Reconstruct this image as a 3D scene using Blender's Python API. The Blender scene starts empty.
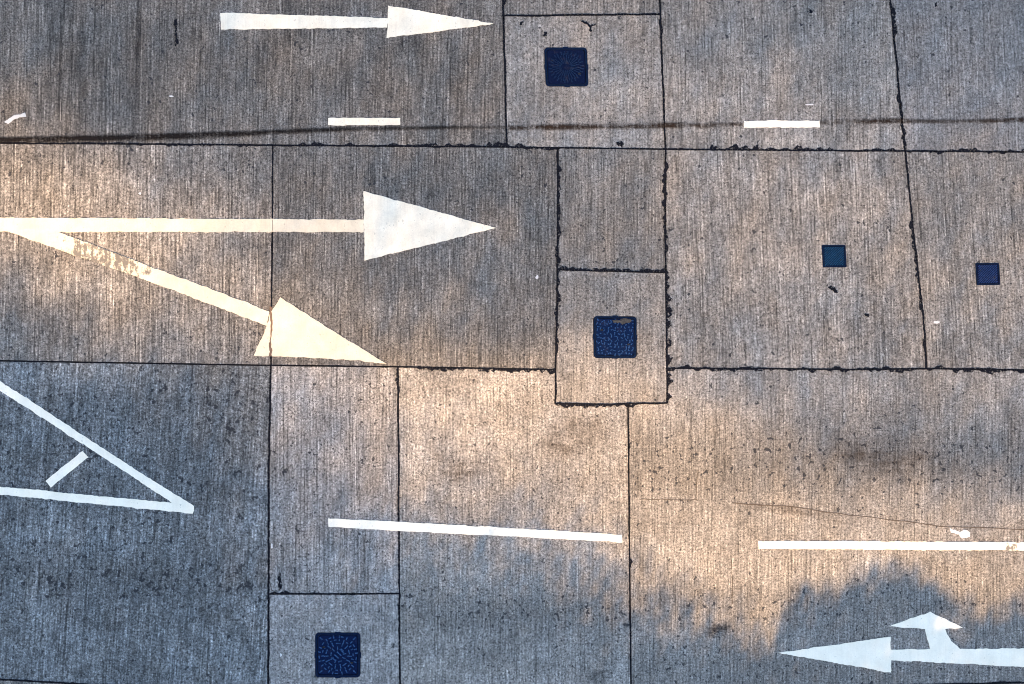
import bpy, bmesh, math, random
import numpy as np
from mathutils import Vector

# ------------------------------------------------------------------ basics
S = 16.0 / 1024.0                      # metres on the road per unit of the survey grid
SC = bpy.context.scene
COL = SC.collection
rng = random.Random(7)
nrg = np.random.default_rng(11)

def W(px, py, z=0.0):
    return Vector(((px - 512.0) * S, (342.0 - py) * S, z))

def tag(o, label=None, cat=None, group=None, kind=None):
    if label: o['label'] = label
    if cat: o['category'] = cat
    if group: o['group'] = group
    if kind: o['kind'] = kind
    return o

def link(name, me, mat, parent=None, loc=None):
    o = bpy.data.objects.new(name, me)
    if mat: me.materials.append(mat)
    COL.objects.link(o)
    if loc is not None: o.location = loc
    if parent:
        o.parent = parent
    return o

def empty(name, loc):
    o = bpy.data.objects.new(name, None)
    o.empty_display_size = 0.2
    o.location = loc
    COL.objects.link(o)
    return o

def centre(pts):
    xs = [p[0] for p in pts]; ys = [p[1] for p in pts]
    return ((min(xs) + max(xs)) / 2, (min(ys) + max(ys)) / 2)

def rough_outline(pts, step, amp, seed):
    """outline in grid units cut into short pieces whose ends wander a little"""
    r = random.Random(seed)
    out = []
    n = len(pts)
    for i in range(n):
        a, b = pts[i], pts[(i + 1) % n]
        L = math.hypot(b[0] - a[0], b[1] - a[1])
        k = max(1, int(L / step))
        nx, ny = -(b[1] - a[1]) / max(L, 1e-6), (b[0] - a[0]) / max(L, 1e-6)
        w = 0.0
        for j in range(k):
            t = j / k
            w = 0.55 * w + r.gauss(0, amp)
            d = w if j else r.gauss(0, amp * 0.5)
            out.append((a[0] + (b[0] - a[0]) * t + nx * d, a[1] + (b[1] - a[1]) * t + ny * d))
    return out

def prism_bm(bm, pts, org, z0, z1):
    """solid plate with outline pts (grid units), local to org"""
    vs = [bm.verts.new(W(p[0], p[1], z1) - org) for p in pts]
    vb = [bm.verts.new(W(p[0], p[1], z0) - org) for p in pts]
    n = len(pts)
    area = sum(pts[i][0] * pts[(i + 1) % n][1] - pts[(i + 1) % n][0] * pts[i][1] for i in range(n))
    f = bm.faces.new(vs if area < 0 else vs[::-1])
    g = bm.faces.new(vb[::-1] if area < 0 else vb)
    for i in range(n):
        j = (i + 1) % n
        q = [vs[i], vb[i], vb[j], vs[j]]
        bm.faces.new(q if area < 0 else q[::-1])
    f.normal_update(); g.normal_update()
    bmesh.ops.triangulate(bm, faces=[f, g], quad_method='FIXED', ngon_method='EAR_CLIP')

def plate(name, pts, z0, z1, mat, parent=None, org=None, rough=None, seed=0):
    if rough: pts = rough_outline(pts, rough[0], rough[1], seed)
    own = org is None
    if own:
        c = centre(pts); org = W(c[0], c[1], 0)
    bm = bmesh.new()
    prism_bm(bm, pts, org, z0, z1)
    me = bpy.data.meshes.new(name); bm.to_mesh(me); bm.free()
    return link(name, me, mat, parent, org if own else None)

# ------------------------------------------------------------------ node helper
class NT:
    def __init__(s, name):
        s.mat = bpy.data.materials.new(name); s.mat.use_nodes = True
        s.t = s.mat.node_tree; s.n = s.t.nodes; s.l = s.t.links
        s.b = s.n['Principled BSDF']
        s.pos = s.n.new('ShaderNodeNewGeometry').outputs['Position']
    def put(s, sock, v):
        if isinstance(v, bpy.types.NodeSocket): s.l.new(v, sock)
        else: sock.default_value = v
    def math(s, op, a, b=0.0, c=0.0, clamp=False):
        m = s.n.new('ShaderNodeMath'); m.operation = op; m.use_clamp = clamp
        s.put(m.inputs[0], a); s.put(m.inputs[1], b); s.put(m.inputs[2], c)
        return m.outputs[0]
    def add(s, a, b): return s.math('ADD', a, b)
    def mul(s, a, b): return s.math('MULTIPLY', a, b)
    def mapping(s, v, loc=(0, 0, 0), rot=(0, 0, 0), scale=(1, 1, 1)):
        m = s.n.new('ShaderNodeMapping')
        s.put(m.inputs[0], v); m.inputs['Location'].default_value = loc
        m.inputs['Rotation'].default_value = rot; m.inputs['Scale'].default_value = scale
        return m.outputs[0]
    def noise(s, v, scale=1.0, detail=2.0, rough=0.5, dist=0.0):
        m = s.n.new('ShaderNodeTexNoise'); m.noise_dimensions = '3D'
        s.put(m.inputs['Vector'], v); m.inputs['Scale'].default_value = scale
        m.inputs['Detail'].default_value = detail; m.inputs['Roughness'].default_value = rough
        m.inputs['Distortion'].default_value = dist
        return m.outputs['Fac']
    def voro(s, v, scale):
        m = s.n.new('ShaderNodeTexVoronoi'); m.voronoi_dimensions = '2D'
        s.put(m.inputs['Vector'], v); m.inputs['Scale'].default_value = scale
        return m.outputs['Distance'], m.outputs['Color']
    def ramp(s, v, lo, hi, a=0.0, b=1.0):
        m = s.n.new('ShaderNodeMapRange'); m.interpolation_type = 'SMOOTHSTEP'
        s.put(m.inputs['Value'], v); s.put(m.inputs['From Min'], lo); s.put(m.inputs['From Max'], hi)
        m.inputs['To Min'].default_value = a; m.inputs['To Max'].default_value = b
        return m.outputs[0]
    def mix(s, f, a, b, mode='MIX'):
        m = s.n.new('ShaderNodeMix'); m.data_type = 'RGBA'; m.blend_type = mode
        s.put(m.inputs['Factor'], f)
        s.put(m.inputs['A'], a if not isinstance(a, tuple) else (*a, 1.0))
        s.put(m.inputs['B'], b if not isinstance(b, tuple) else (*b, 1.0))
        return m.outputs['Result']
    def sep(s, v):
        m = s.n.new('ShaderNodeSeparateXYZ'); s.put(m.inputs[0], v); return m.outputs
    def scale_col(s, col, f):
        m = s.n.new('ShaderNodeVectorMath'); m.operation = 'SCALE'
        s.put(m.inputs[0], col); s.put(m.inputs['Scale'], f)
        return m.outputs[0]
    def bump(s, h, strength, dist):
        m = s.n.new('ShaderNodeBump'); m.inputs['Strength'].default_value = strength
        m.inputs['Distance'].default_value = dist
        s.put(m.inputs['Height'], h); s.l.new(m.outputs[0], s.b.inputs['Normal'])

# ------------------------------------------------------------------ materials
def concrete(name, col, seed, tilt=0.0, contrast=1.0, pits=0.5, grime=0.0, bands=(), streak=1.0):
    """broom finished road concrete: tined lines along local y, grain, pits, traffic grime, dark bands (some paint shade)"""
    k = NT(name)
    r = random.Random(seed)
    off = (r.uniform(-40, 40), r.uniform(-40, 40), r.uniform(-40, 40))
    p = k.mapping(k.pos, loc=off, rot=(0, 0, math.radians(tilt)))
    def aniso(sx, sy, zz): return k.mapping(p, loc=(zz, zz * 1.7, zz), scale=(sx, sy, 1))
    c = contrast
    def cen(n, a): return k.math('MULTIPLY_ADD', n, a * c, -0.5 * a * c)
    fine = k.noise(aniso(38, 2.4, 1), 1, 3, .65)
    mid = k.noise(aniso(8, .35, 5), 1, 3, .6)
    grain = k.noise(p, 30, 3, .8)
    clump = k.noise(aniso(10, 7, 9), 1, 3, .7)
    mott = k.noise(p, 1.5, 4, .6, .3)
    big = k.noise(p, .45, 2, .5)
    dl = k.ramp(k.noise(aniso(36, .45, 13), 1, 2, .5), .57, .65)
    bl = k.ramp(k.noise(aniso(36, .35, 21), 1, 2, .5), .60, .68)
    breakup = k.ramp(k.noise(aniso(20, 5, 30), 1, 2, .6), .35, .6)
    e = cen(fine, 3.6 * streak)
    e = k.add(e, cen(mid, .8 * streak))
    e = k.add(e, cen(grain, 6.0))
    e = k.add(e, cen(clump, 1.7))
    e = k.add(e, cen(mott, 1.9))
    e = k.add(e, cen(big, 1.0))
    e = k.add(e, k.mul(k.mul(dl, breakup), -1.0 * streak))
    e = k.add(e, k.mul(k.mul(bl, breakup), .6 * streak))
    px_ = k.sep(p)[0]
    ph = k.add(k.mul(px_, 2 * math.pi / .052), k.mul(k.noise(aniso(3.5, .5, 52), 1, 3, .6), 14))
    e = k.add(e, k.mul(k.mul(k.math('SINE', ph), breakup), .26 * streak))
    e = k.add(e, k.mul(k.ramp(k.noise(k.mapping(p, loc=(7, 1, 80)), 38, 1, .5), .58, .68), -1.1))
    # dark specks and pits, gathered in loose fields
    sp = k.add(k.mul(k.noise(k.mapping(p, loc=(3, 9, 60), scale=(13, 11, 1)), 1, 2, .5, .1), .85), k.mul(k.noise(p, 34, 2, .6), .15))
    field = k.noise(p, 1.1, 3, .6)
    xyz = k.sep(k.pos)
    dens = k.math('MULTIPLY_ADD', k.add(field, -.5), .9, pits * .5)
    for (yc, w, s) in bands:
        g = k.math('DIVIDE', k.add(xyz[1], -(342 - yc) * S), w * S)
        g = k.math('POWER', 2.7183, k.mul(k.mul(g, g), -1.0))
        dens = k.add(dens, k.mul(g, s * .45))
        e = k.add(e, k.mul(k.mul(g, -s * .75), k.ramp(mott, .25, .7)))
    thr = k.math('MULTIPLY_ADD', dens, -.15, .682)
    spot = k.ramp(k.math('SUBTRACT', sp, thr), -.005, .03)
    # a few long drips of grime
    if grime:
        gr = k.ramp(k.noise(aniso(3.2, .5, 44), 1, 3, .6), .52, .75)
        e = k.add(e, k.mul(gr, -grime))
    f = k.math('POWER', 2.0, e)
    tint = k.mix(k.noise(p, 2.6, 3, .6), (1.05, 1.0, .93), (.95, 1.0, 1.05))
    base = k.mix(1.0, tuple(col), tint, 'MULTIPLY')
    colr = k.scale_col(base, f)
    colr = k.mix(k.mul(spot, .85), colr, (.012, .014, .018))
    k.l.new(colr, k.b.inputs['Base Color'])
    k.b.inputs['Roughness'].default_value = .88
    k.b.inputs['Specular IOR Level'].default_value = .25
    h = k.add(k.mul(fine, .6), k.add(k.mul(grain, .6), k.mul(spot, -.8)))
    k.bump(h, .5, .004)
    return k.mat

def paint(name, col=(.74, .695, .56), seed=1, wear=.10, wear_x=None, dirt=.40, soft=1.0):
    """thermoplastic road paint, grooved and dirtied, with scuffed spots"""
    k = NT(name)
    p = k.mapping(k.pos, loc=(seed * 3.1, seed * 7.7, seed))
    fine = k.noise(k.mapping(p, scale=(30, 1.6, 1)), 1, 3, .6)
    grain = k.noise(p, 45, 3, .7)
    mott = k.noise(p, 4.0, 4, .65)
    e = k.add(k.mul(k.add(fine, -.5), .5 * dirt * 2), k.mul(k.add(grain, -.5), .55 * dirt * 2))
    e = k.add(e, k.mul(k.add(mott, -.55), 1.1 * dirt * 2))
    f = k.math('POWER', 2.0, e)
    c = k.scale_col(k.mix(mott, (col[0] * .98, col[1] * .97, col[2] * .92), tuple(col)), f)
    chip = k.ramp(k.add(k.mul(k.noise(p, 16, 4, .75), .7), k.mul(fine, .3)), .60 - wear * .25, .66 - wear * .25)
    if wear_x:
        x = k.sep(k.pos)[0]
        (xa, xb, ya, yb) = wear_x
        y = k.sep(k.pos)[1]
        m = k.mul(k.ramp(x, xa - .6 * soft, xa + .5 * soft), k.ramp(x, xb - .4 * soft, xb + .8 * soft, 1, 0))
        m = k.mul(m, k.mul(k.ramp(y, ya - .1, ya), k.ramp(y, yb, yb + .1, 1, 0)))
        n = k.add(k.mul(k.noise(k.mapping(p, scale=(9, 7, 1)), 1, 4, .75), .75), k.mul(fine, .25))
        n = k.add(n, k.math('MULTIPLY_ADD', m, .26, -.25))
        chip = k.math('MAXIMUM', k.mul(k.ramp(n, .42, .53), .9), k.mul(chip, .25 + wear))
    else:
        chip = k.mul(chip, .30 + wear)
    c = k.mix(chip, c, (.085, .08, .07))
    k.l.new(c, k.b.inputs['Base Color'])
    k.b.inputs['Roughness'].default_value = .6
    k.bump(k.add(fine, grain), .3, .002)
    return k.mat

def tar(name, col=(.003, .0035, .006)):
    k = NT(name)
    n = k.noise(k.pos, 30, 3, .65)
    k.l.new(k.scale_col(k.mix(n, tuple(col), (.009, .010, .014)), 1.0), k.b.inputs['Base Color'])
    k.b.inputs['Roughness'].default_value = .75
    k.b.inputs['Specular IOR Level'].default_value = .08
    k.l.new(k.ramp(k.noise(k.pos, 24, 3, .7), .37, .47), k.b.inputs['Alpha'])
    k.bump(n, .4, .004)
    return k.mat

def iron(name, dark, light, rust=.2, seed=0):
    """dark navy coated cast iron, polished on the raised tread, dust in the hollows"""
    k = NT(name)
    p = k.mapping(k.pos, loc=(seed * 5.3, seed * 2.1, 0))
    n = k.noise(p, 9, 4, .7)
    g = k.noise(p, 60, 3, .7)
    z = k.sep(k.pos)[2]
    top = k.ramp(z, -.0005, .0045)
    c = k.mix(k.mul(top, k.ramp(g, .15, .6)), tuple(dark), tuple(light))
    c = k.mix(k.mul(k.ramp(n, .52, .75), rust), c, (.10, .085, .075))
    k.l.new(k.scale_col(c, k.math('POWER', 2.0, k.mul(k.add(g, -.5), 3.0))), k.b.inputs['Base Color'])
    k.b.inputs['Roughness'].default_value = .7
    k.b.inputs['Specular IOR Level'].default_value = .05
    k.bump(g, .4, .003)
    return k.mat

def plain(name, col, rough=.8, var=.5, scale=8):
    k = NT(name)
    n = k.noise(k.pos, scale, 4, .65)
    k.l.new(k.scale_col(k.mix(0.0, tuple(col), tuple(col)), k.math('POWER', 2.0, k.mul(k.add(n, -.5), var * 2))), k.b.inputs['Base Color'])
    k.b.inputs['Roughness'].default_value = rough
    return k.mat

def stain(name, col, amp, scale, lo, hi, streaky=False):
    """see-through residue soaked into the concrete, broken up by its grain"""
    k = NT(name)
    v = k.mapping(k.pos, scale=(scale * .22, scale, 1) if not streaky else (scale, scale * .2, 1))
    n = k.add(k.mul(k.noise(v, 1, 4, .7), .5), k.add(k.mul(k.noise(k.pos, 30, 3, .75), .25), k.mul(k.noise(k.mapping(k.pos, scale=(24, 2.2, 1)), 1, 3, .65), .25)))
    uv = k.n.new('ShaderNodeUVMap').outputs[0]
    u = k.sep(uv)
    side = k.ramp(k.math('ABSOLUTE', k.add(u[1], -.5)), .05, .5, 1, 0)
    a = k.mul(k.mul(k.ramp(n, lo, hi), side), k.mul(u[0], amp))
    k.b.inputs['Base Color'].default_value = (*col, 1)
    k.b.inputs['Roughness'].default_value = .8
    k.b.inputs['Specular IOR Level'].default_value = .1
    k.l.new(a, k.b.inputs['Alpha'])
    return k.mat

# ------------------------------------------------------------------ joints (grid units)
JH1 = [(-640, 137), (0, 143.2), (137, 144), (272, 145.2), (506.7, 147), (558, 147.7), (665.4, 149.2), (768, 150), (905, 151), (1024, 152), (1664, 157)]
JH2L = [(-640, 345), (0, 360.8), (128, 363), (271, 365.4), (398, 366.8), (470, 368), (555.7, 369.6)]
JH2R = [(667, 368.3), (768, 368.6), (850, 369.5), (927, 368.6), (1024, 370), (1664, 376)]
JV_503 = [(494, -500), (502.8, 0), (504.6, 60), (506.7, 147)]
JV_661 = [(655, -500), (660, 0), (662.5, 70), (665.4, 149.2)]
JV_890 = [(860, -500), (890.3, 0), (894.7, 45), (900, 98), (905, 151)]
JV_913 = [(905, 151), (909, 190), (913, 228), (918.5, 275), (924, 325), (927, 368.6)]
JV_272 = [(272.8, 145.2), (272.4, 228), (271.5, 300), (271, 365.4)]
JV_558 = [(558, 147.7), (557.6, 228), (557, 300), (555.7, 369.6), (555.3, 403.6)]
JV_667 = [(665.4, 149.2), (665.3, 228), (666, 300), (667, 368.3), (667.2, 403)]
JV_269 = [(271, 365.4), (270, 410), (269, 456), (268.5, 594), (268, 686), (262, 1184)]
JV_398 = [(398, 366.8), (398.4, 456), (399.3, 594), (400, 687), (402, 1184)]
JV_628 = [(628, 403.4), (628.6, 456), (629.6, 560), (631, 687), (634, 1184)]
JP_15 = [(503.2, 15.5), (580, 15), (660.6, 14.4)]
JP_270 = [(557.3, 269.6), (600, 270.8), (640, 272), (665.7, 272.4)]
JP_403 = [(555.3, 403.6), (610, 404.3), (628, 403.4), (667.2, 403)]
JP_594 = [(268.5, 594), (330, 594), (399.3, 593.6)]
JB = [(-640, 668), (0, 679.5), (90, 684.5), (268, 686.5), (400, 687.5), (631, 687.5), (860, 686), (965, 683.8), (1024, 682.5), (1664, 680)]

def along(j, a, b):
    """piece of polyline j between x=a..b (or the whole), in that order"""
    return [p for p in j if min(a, b) - .5 <= p[0] <= max(a, b) + .5][:: 1 if a <= b else -1]

TOP, BOT = -500, 1184
slabs = {
 'S1': [(-640, TOP), *JV_503, *along(JH1, 506.0, -640)[1:]],
 'S2': [(503.2, 15.5), (580, 15), (660.6, 14.4), (662.5, 70), (665.4, 149.2), (558, 147.7), (506.7, 147), (504.6, 60)],
 'S2b': [(494, TOP), (655, TOP), (660, 0), (660.6, 14.4), (580, 15), (503.2, 15.5), (502.8, 0)],
 'S3': [(655, TOP), (860, TOP), *JV_890[1:], (768, 150), (665.4, 149.2), (662.5, 70), (660, 0)],
 'S4': [(860, TOP), (1664, TOP), (1664, 157), (1024, 152), *JV_890[::-1][:-1]],
 'S5': [*along(JH1, -640, 272), *JV_272, *along(JH2L, 271, -640)[1:]],
 'S6': [(272.8, 145.2), (506.7, 147), (558, 147.7), (557.6, 228), (557, 300), (555.7, 369.6), (470, 368), (398, 366.8), (271, 365.4), (271.5, 300), (272.4, 228)],
 'S7': [(558, 147.7), (665.4, 149.2), (665.3, 228), (665.7, 272.4), (640, 272), (600, 270.8), (557.3, 269.6), (557.6, 228)],
 'S8': [(557.3, 269.6), (600, 270.8), (640, 272), (665.7, 272.4), (666, 300), (667, 368.3), (667.2, 403), (628, 403.4), (610, 404.3), (555.3, 403.6), (555.7, 369.6), (557, 300)],
 'S9': [(665.4, 149.2), (768, 150), *JV_913, (850, 369.5), (768, 368.6), (667, 368.3), (666, 300), (665.3, 228)],
 'S10': [(905, 151), (1024, 152), (1664, 157), (1664, 376), (1024, 370), *JV_913[::-1][:-1]],
 'S11': [(-640, 345), (0, 360.8), (128, 363), *JV_269[:-1], (90, 684.5), (0, 679.5), (-640, 668)],
 'S12': [(271, 365.4), (398, 366.8), (398.4, 456), (399.3, 593.6), (330, 594), (268.5, 594), (269, 456), (270, 410)],
 'S13': [(268.5, 594), (330, 594), (399.3, 593.6), (400, 687), (268, 686)],
 'S14': [(398, 366.8), (470, 368), (555.7, 369.6), (555.3, 403.6), (610, 404.3), (628, 403.4), (628.6, 456), (629.6, 560), (631, 687), (400, 687), (399.3, 594), (398.4, 456)],
 'S15': [(667, 368.3), (768, 368.6), (850, 369.5), (927, 368.6), (1024, 370), (1664, 376), (1664, 680), (1024, 682.5), (965, 683.8), (860, 686), (631, 687), (629.6, 560), (628.6, 456), (628, 403.4), (667.2, 403)],
 'S16': [(-640, 668), (0, 679.5), (90, 684.5), (268, 687), (400, 688), (631, 688), (860, 686.5), (965, 684), (1024, 682.7), (1664, 680), (1664, 930), (-640, 930)],
}
WARM = (1.0, .95, .855)
COOL = (.93, .99, .99)
NEUT = (1.0, .97, .91)
def g(v, t=WARM): return (v * .92 * t[0], v * .92 * t[1], v * .92 * t[2])
SL = {  # albedo, tilt, contrast, pits, grime, bands, label
 'S1': (g(.13), 1.0, 1.0, .10, .5, [(75, 45, .35)], 'dark grime streaked concrete slab under the top white arrow'),
 'S2': (g(.21), .6, .85, .10, 0, [], 'pale concrete panel around the manhole cover near the top edge'),
 'S2b': (g(.15), .6, .9, .1, 0, [], 'narrow strip of grey concrete above the top manhole panel'),
 'S3': (g(.20), -1.0, .85, .10, 0, [(0, 40, .45)], 'pale blue grey concrete slab right of the top manhole panel'),
 'S4': (g(.185, NEUT), -2.5, .85, .15, 0, [(0, 45, .5)], 'pale concrete slab in the top right corner'),
 'S5': (g(.175), .5, 1.0, .1, 0, [(160, 16, .4), (345, 22, .35)], 'brownish concrete slab carrying the start of the forked arrow'),  # pale tone and dark bands put the sun pool into the slab colour
 'S6': (g(.14), .5, 1.0, .1, .3, [(180, 35, .45), (340, 30, .2)], 'dark grey concrete slab under the large straight arrow head'),
 'S7': (g(.165), .5, .9, .2, 0, [(230, 45, .35)], 'small square concrete infill panel above the middle manhole panel'),
 'S8': (g(.205), .5, .9, .15, 0, [], 'pale concrete panel around the middle manhole cover'),
 'S9': (g(.20), -2.2, .9, .2, 0, [(230, 30, .2), (340, 25, .2)], 'wide pale concrete slab with the small left square cover'),
 'S10': (g(.185), -3.5, .9, .2, 0, [(180, 25, .2)], 'concrete slab on the right edge with the small dark cover'),
 'S11': (g(.145, COOL), 4.0, 1.25, .45, 0, [(455, 55, .5), (578, 26, .8), (400, 25, .3)], 'dark pitted concrete slab under the white painted triangle'),
 'S12': (g(.235, NEUT), .0, 1.0, .25, 0, [(450, 35, .25)], 'narrow grey concrete slab at the left end of the thin white line'),
 'S13': (g(.245, NEUT), .0, .95, .3, 0, [], 'small concrete panel around the bottom manhole cover'),
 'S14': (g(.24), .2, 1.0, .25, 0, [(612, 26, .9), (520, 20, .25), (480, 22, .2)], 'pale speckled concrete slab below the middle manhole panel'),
 'S15': (g(.212), .6, .95, .2, 0, [(462, 40, .95), (604, 26, .7), (672, 26, .6)], 'long concrete slab carrying the bottom right lane line and arrow'),  # upper band: grime and dim light; lowest band: bottom shade painted in
 'S16': (g(.16), .2, 1.0, .2, 0, [], 'strip of concrete along the bottom edge below the last joint'),
}
STREAK = {'S1': 1.1, 'S5': 1.2, 'S6': 1.2, 'S2': .7, 'S8': .75, 'S13': .6, 'S14': .75, 'S15': .85, 'S11': .85, 'S10': 1.1, 'S4': .8, 'S12': .95}
def shrink(pts, d):
    """pull an outline in by d grid units so neighbouring slabs leave a real gap"""
    n = len(pts); out = []
    area = sum(pts[i][0] * pts[(i + 1) % n][1] - pts[(i + 1) % n][0] * pts[i][1] for i in range(n))
    sg = 1 if area > 0 else -1
    for i in range(n):
        a, b, c = pts[i - 1], pts[i], pts[(i + 1) % n]
        def nrm(p, q):
            L = math.hypot(q[0] - p[0], q[1] - p[1]) or 1
            return (-(q[1] - p[1]) / L * sg, (q[0] - p[0]) / L * sg)
        n1, n2 = nrm(a, b), nrm(b, c)
        m = (n1[0] + n2[0], n1[1] + n2[1]); L = math.hypot(*m) or 1
        m = (m[0] / L, m[1] / L)
        kf = d / max(.35, m[0] * n1[0] + m[1] * n1[1])
        out.append((b[0] + m[0] * kf, b[1] + m[1] * kf))
    return out

def rrect(w, h, r, n=5):
    out = []
    for (cx, cy, a0) in ((w - r, h - r, 0), (-w + r, h - r, 90), (-w + r, -h + r, 180), (w - r, -h + r, 270)):
        for q in range(n + 1):
            a = math.radians(a0 + 90 * q / n); out.append((cx + r * math.cos(a), cy + r * math.sin(a)))
    return out
HOLES = {'S2': [(566.3, 67, 42.6, 38.6, -.045)], 'S8': [(615, 337.2, 43, 41.5, -.01)], 'S13': [(337.8, 655, 45, 44.6, 0)],
         'S9': [(834.2, 256.2, 23.6, 22, -.06)], 'S10': [(987.8, 274, 23.6, 21.6, -.06)]}
def with_hole(pts, hole):
    """cut a box-out into an outline through a hair-thin slit"""
    x, y, w, h, skw = hole
    w = w / 2 + .25; h = h / 2 + .25
    R = 2 * w * (.085 if w > 15 else .035)
    H4 = [(x + px_ - skw * py_, y + py_) for px_, py_ in rrect(w, h, R)]
    area = sum(pts[i][0] * pts[(i + 1) % len(pts)][1] - pts[(i + 1) % len(pts)][0] * pts[i][1] for i in range(len(pts)))
    if area > 0: H4 = H4[::-1]
    best = min(((math.hypot(p[0] - q[0], p[1] - q[1]), i, j) for i, p in enumerate(pts) for j, q in enumerate(H4)))
    _, i, j = best
    ring_ = H4[j:] + H4[:j]
    a, b = pts[i], ring_[0]
    L = math.hypot(b[0] - a[0], b[1] - a[1]); n = (-(b[1] - a[1]) / L * .01, (b[0] - a[0]) / L * .01)
    prev, nxt = pts[i - 1], pts[(i + 1) % len(pts)]
    def side(p): return (b[0] - a[0]) * (p[1] - a[1]) - (b[1] - a[1]) * (p[0] - a[0])
    sg = 1 if side(prev) > side(nxt) else -1
    a1 = (a[0] + n[0] * sg, a[1] + n[1] * sg); a2 = (a[0] - n[0] * sg, a[1] - n[1] * sg)
    b1 = (b[0] + n[0] * sg, b[1] + n[1] * sg); b2 = (b[0] - n[0] * sg, b[1] - n[1] * sg)
    return pts[:i] + [a1, b1] + ring_[1:] + [b2, a2] + pts[i + 1:]

for i, (key, pts) in enumerate(slabs.items()):
    col, tilt, con, pits, gr, bands, lab = SL[key]
    m = concrete('concrete_' + str(i), col, 100 + i * 7, tilt, con * .92, pits, gr, bands, STREAK.get(key, 1.0))
    out = shrink(pts, .8)
    for hl in HOLES.get(key, ()): out = with_hole(out, hl)
    o = plate('road_slab', out, -.24, 0.0, m)
    tag(o, lab, 'road slab', None, 'structure')

# ground under and around the road, pavement with kerb beyond the frame
gm = plain('bare_ground', (.10, .09, .075), .95, .8, 3)
me = bpy.data.meshes.new('ground')
me.from_pydata([(-600, -600, -.26), (600, -600, -.26), (600, 600, -.26), (-600, 600, -.26)], [], [(0, 1, 2, 3)])
tag(link('ground', me, gm), 'bare earth below the road slabs', 'ground', None, 'structure')

tarm = tar('joint_tar')
def ribbon(name, j, wmin, wmax, seed, blobs=(), hi=.0025, lo=-.20, parent=None, step=1.1, mat=None):
    """filled joint: strip with a wandering ragged edge; blobs = (t0, t1, extra width, side, chance)"""
    r = random.Random(seed)
    P = [Vector(p) for p in j]
    segs = [(P[i], P[i + 1]) for i in range(len(P) - 1)]
    tot = sum((b - a).length for a, b in segs)
    n = max(2, int(tot / step))
    wmin *= .64; wmax *= .64
    base = (wmin + wmax) / 2; amp = (wmax - wmin) / 2
    left, right = [], []
    wl = wr = 0.0; ctr = 0.0; ex = [0, 0]; left_run = 0; side_run = 0; big = 0
    for q in range(n + 1):
        s = tot * q / n; acc = 0
        for a, b in segs:
            L = (b - a).length
            if s <= acc + L + 1e-6:
                t = (s - acc) / L; pt = a.lerp(b, min(1, t)); d = (b - a).normalized(); break
            acc += L
        nx = Vector((-d.y, d.x))
        wl = .55 * wl + r.gauss(0, .6); wr = .55 * wr + r.gauss(0, .6); ctr = .9 * ctr + r.gauss(0, .13)
        tn = q / n
        tgt = [0, 0]
        for (t0, t1, e, sd, ch) in blobs:
            if t0 <= tn <= t1:
                if left_run <= 0 and r.random() < ch:
                    left_run = r.randint(2, 7); side_run = sd if sd else r.choice((-1, 1)); big = e * r.uniform(.35, 1.1)
                if left_run > 0:
                    tgt[0 if side_run < 0 else 1] = big * r.uniform(.55, 1.25)
        left_run -= 1
        ex = [.5 * ex[0] + .5 * tgt[0], .5 * ex[1] + .5 * tgt[1]]
        a1 = max(.45 * base, base / 2 + amp * .5 * wl) + ex[0]
        a2 = max(.45 * base, base / 2 + amp * .5 * wr) + ex[1]
        c = pt + nx * ctr
        left.append((c.x - nx.x * a1, c.y - nx.y * a1)); right.append((c.x + nx.x * a2, c.y + nx.y * a2))
    pts = left + right[::-1]
    cc = centre(pts); org = W(cc[0], cc[1], 0)
    bm = bmesh.new()
    L = [bm.verts.new(W(p[0], p[1], hi) - org) for p in left]
    R = [bm.verts.new(W(p[0], p[1], hi) - org) for p in right]
    L0 = [bm.verts.new(W(p[0], p[1], lo) - org) for p in left]
    R0 = [bm.verts.new(W(p[0], p[1], lo) - org) for p in right]
    for q in range(n):
        bm.faces.new((L[q], R[q], R[q + 1], L[q + 1]))
        bm.faces.new((L0[q], L[q], L[q + 1], L0[q + 1]))
        bm.faces.new((R[q], R0[q], R0[q + 1], R[q + 1]))
    bmesh.ops.recalc_face_normals(bm, faces=bm.faces)
    me = bpy.data.meshes.new(name); bm.to_mesh(me); bm.free()
    if parent:
        o = link(name, me, mat or tarm, parent); o.location = org - parent.location
    else:
        o = link(name, me, mat or tarm, None, org)
    return o

def seg(j, x0=None, x1=None, y0=-60, y1=760):
    return [p for p in j if (x0 is None or x0 <= p[0] <= x1) and True]

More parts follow.
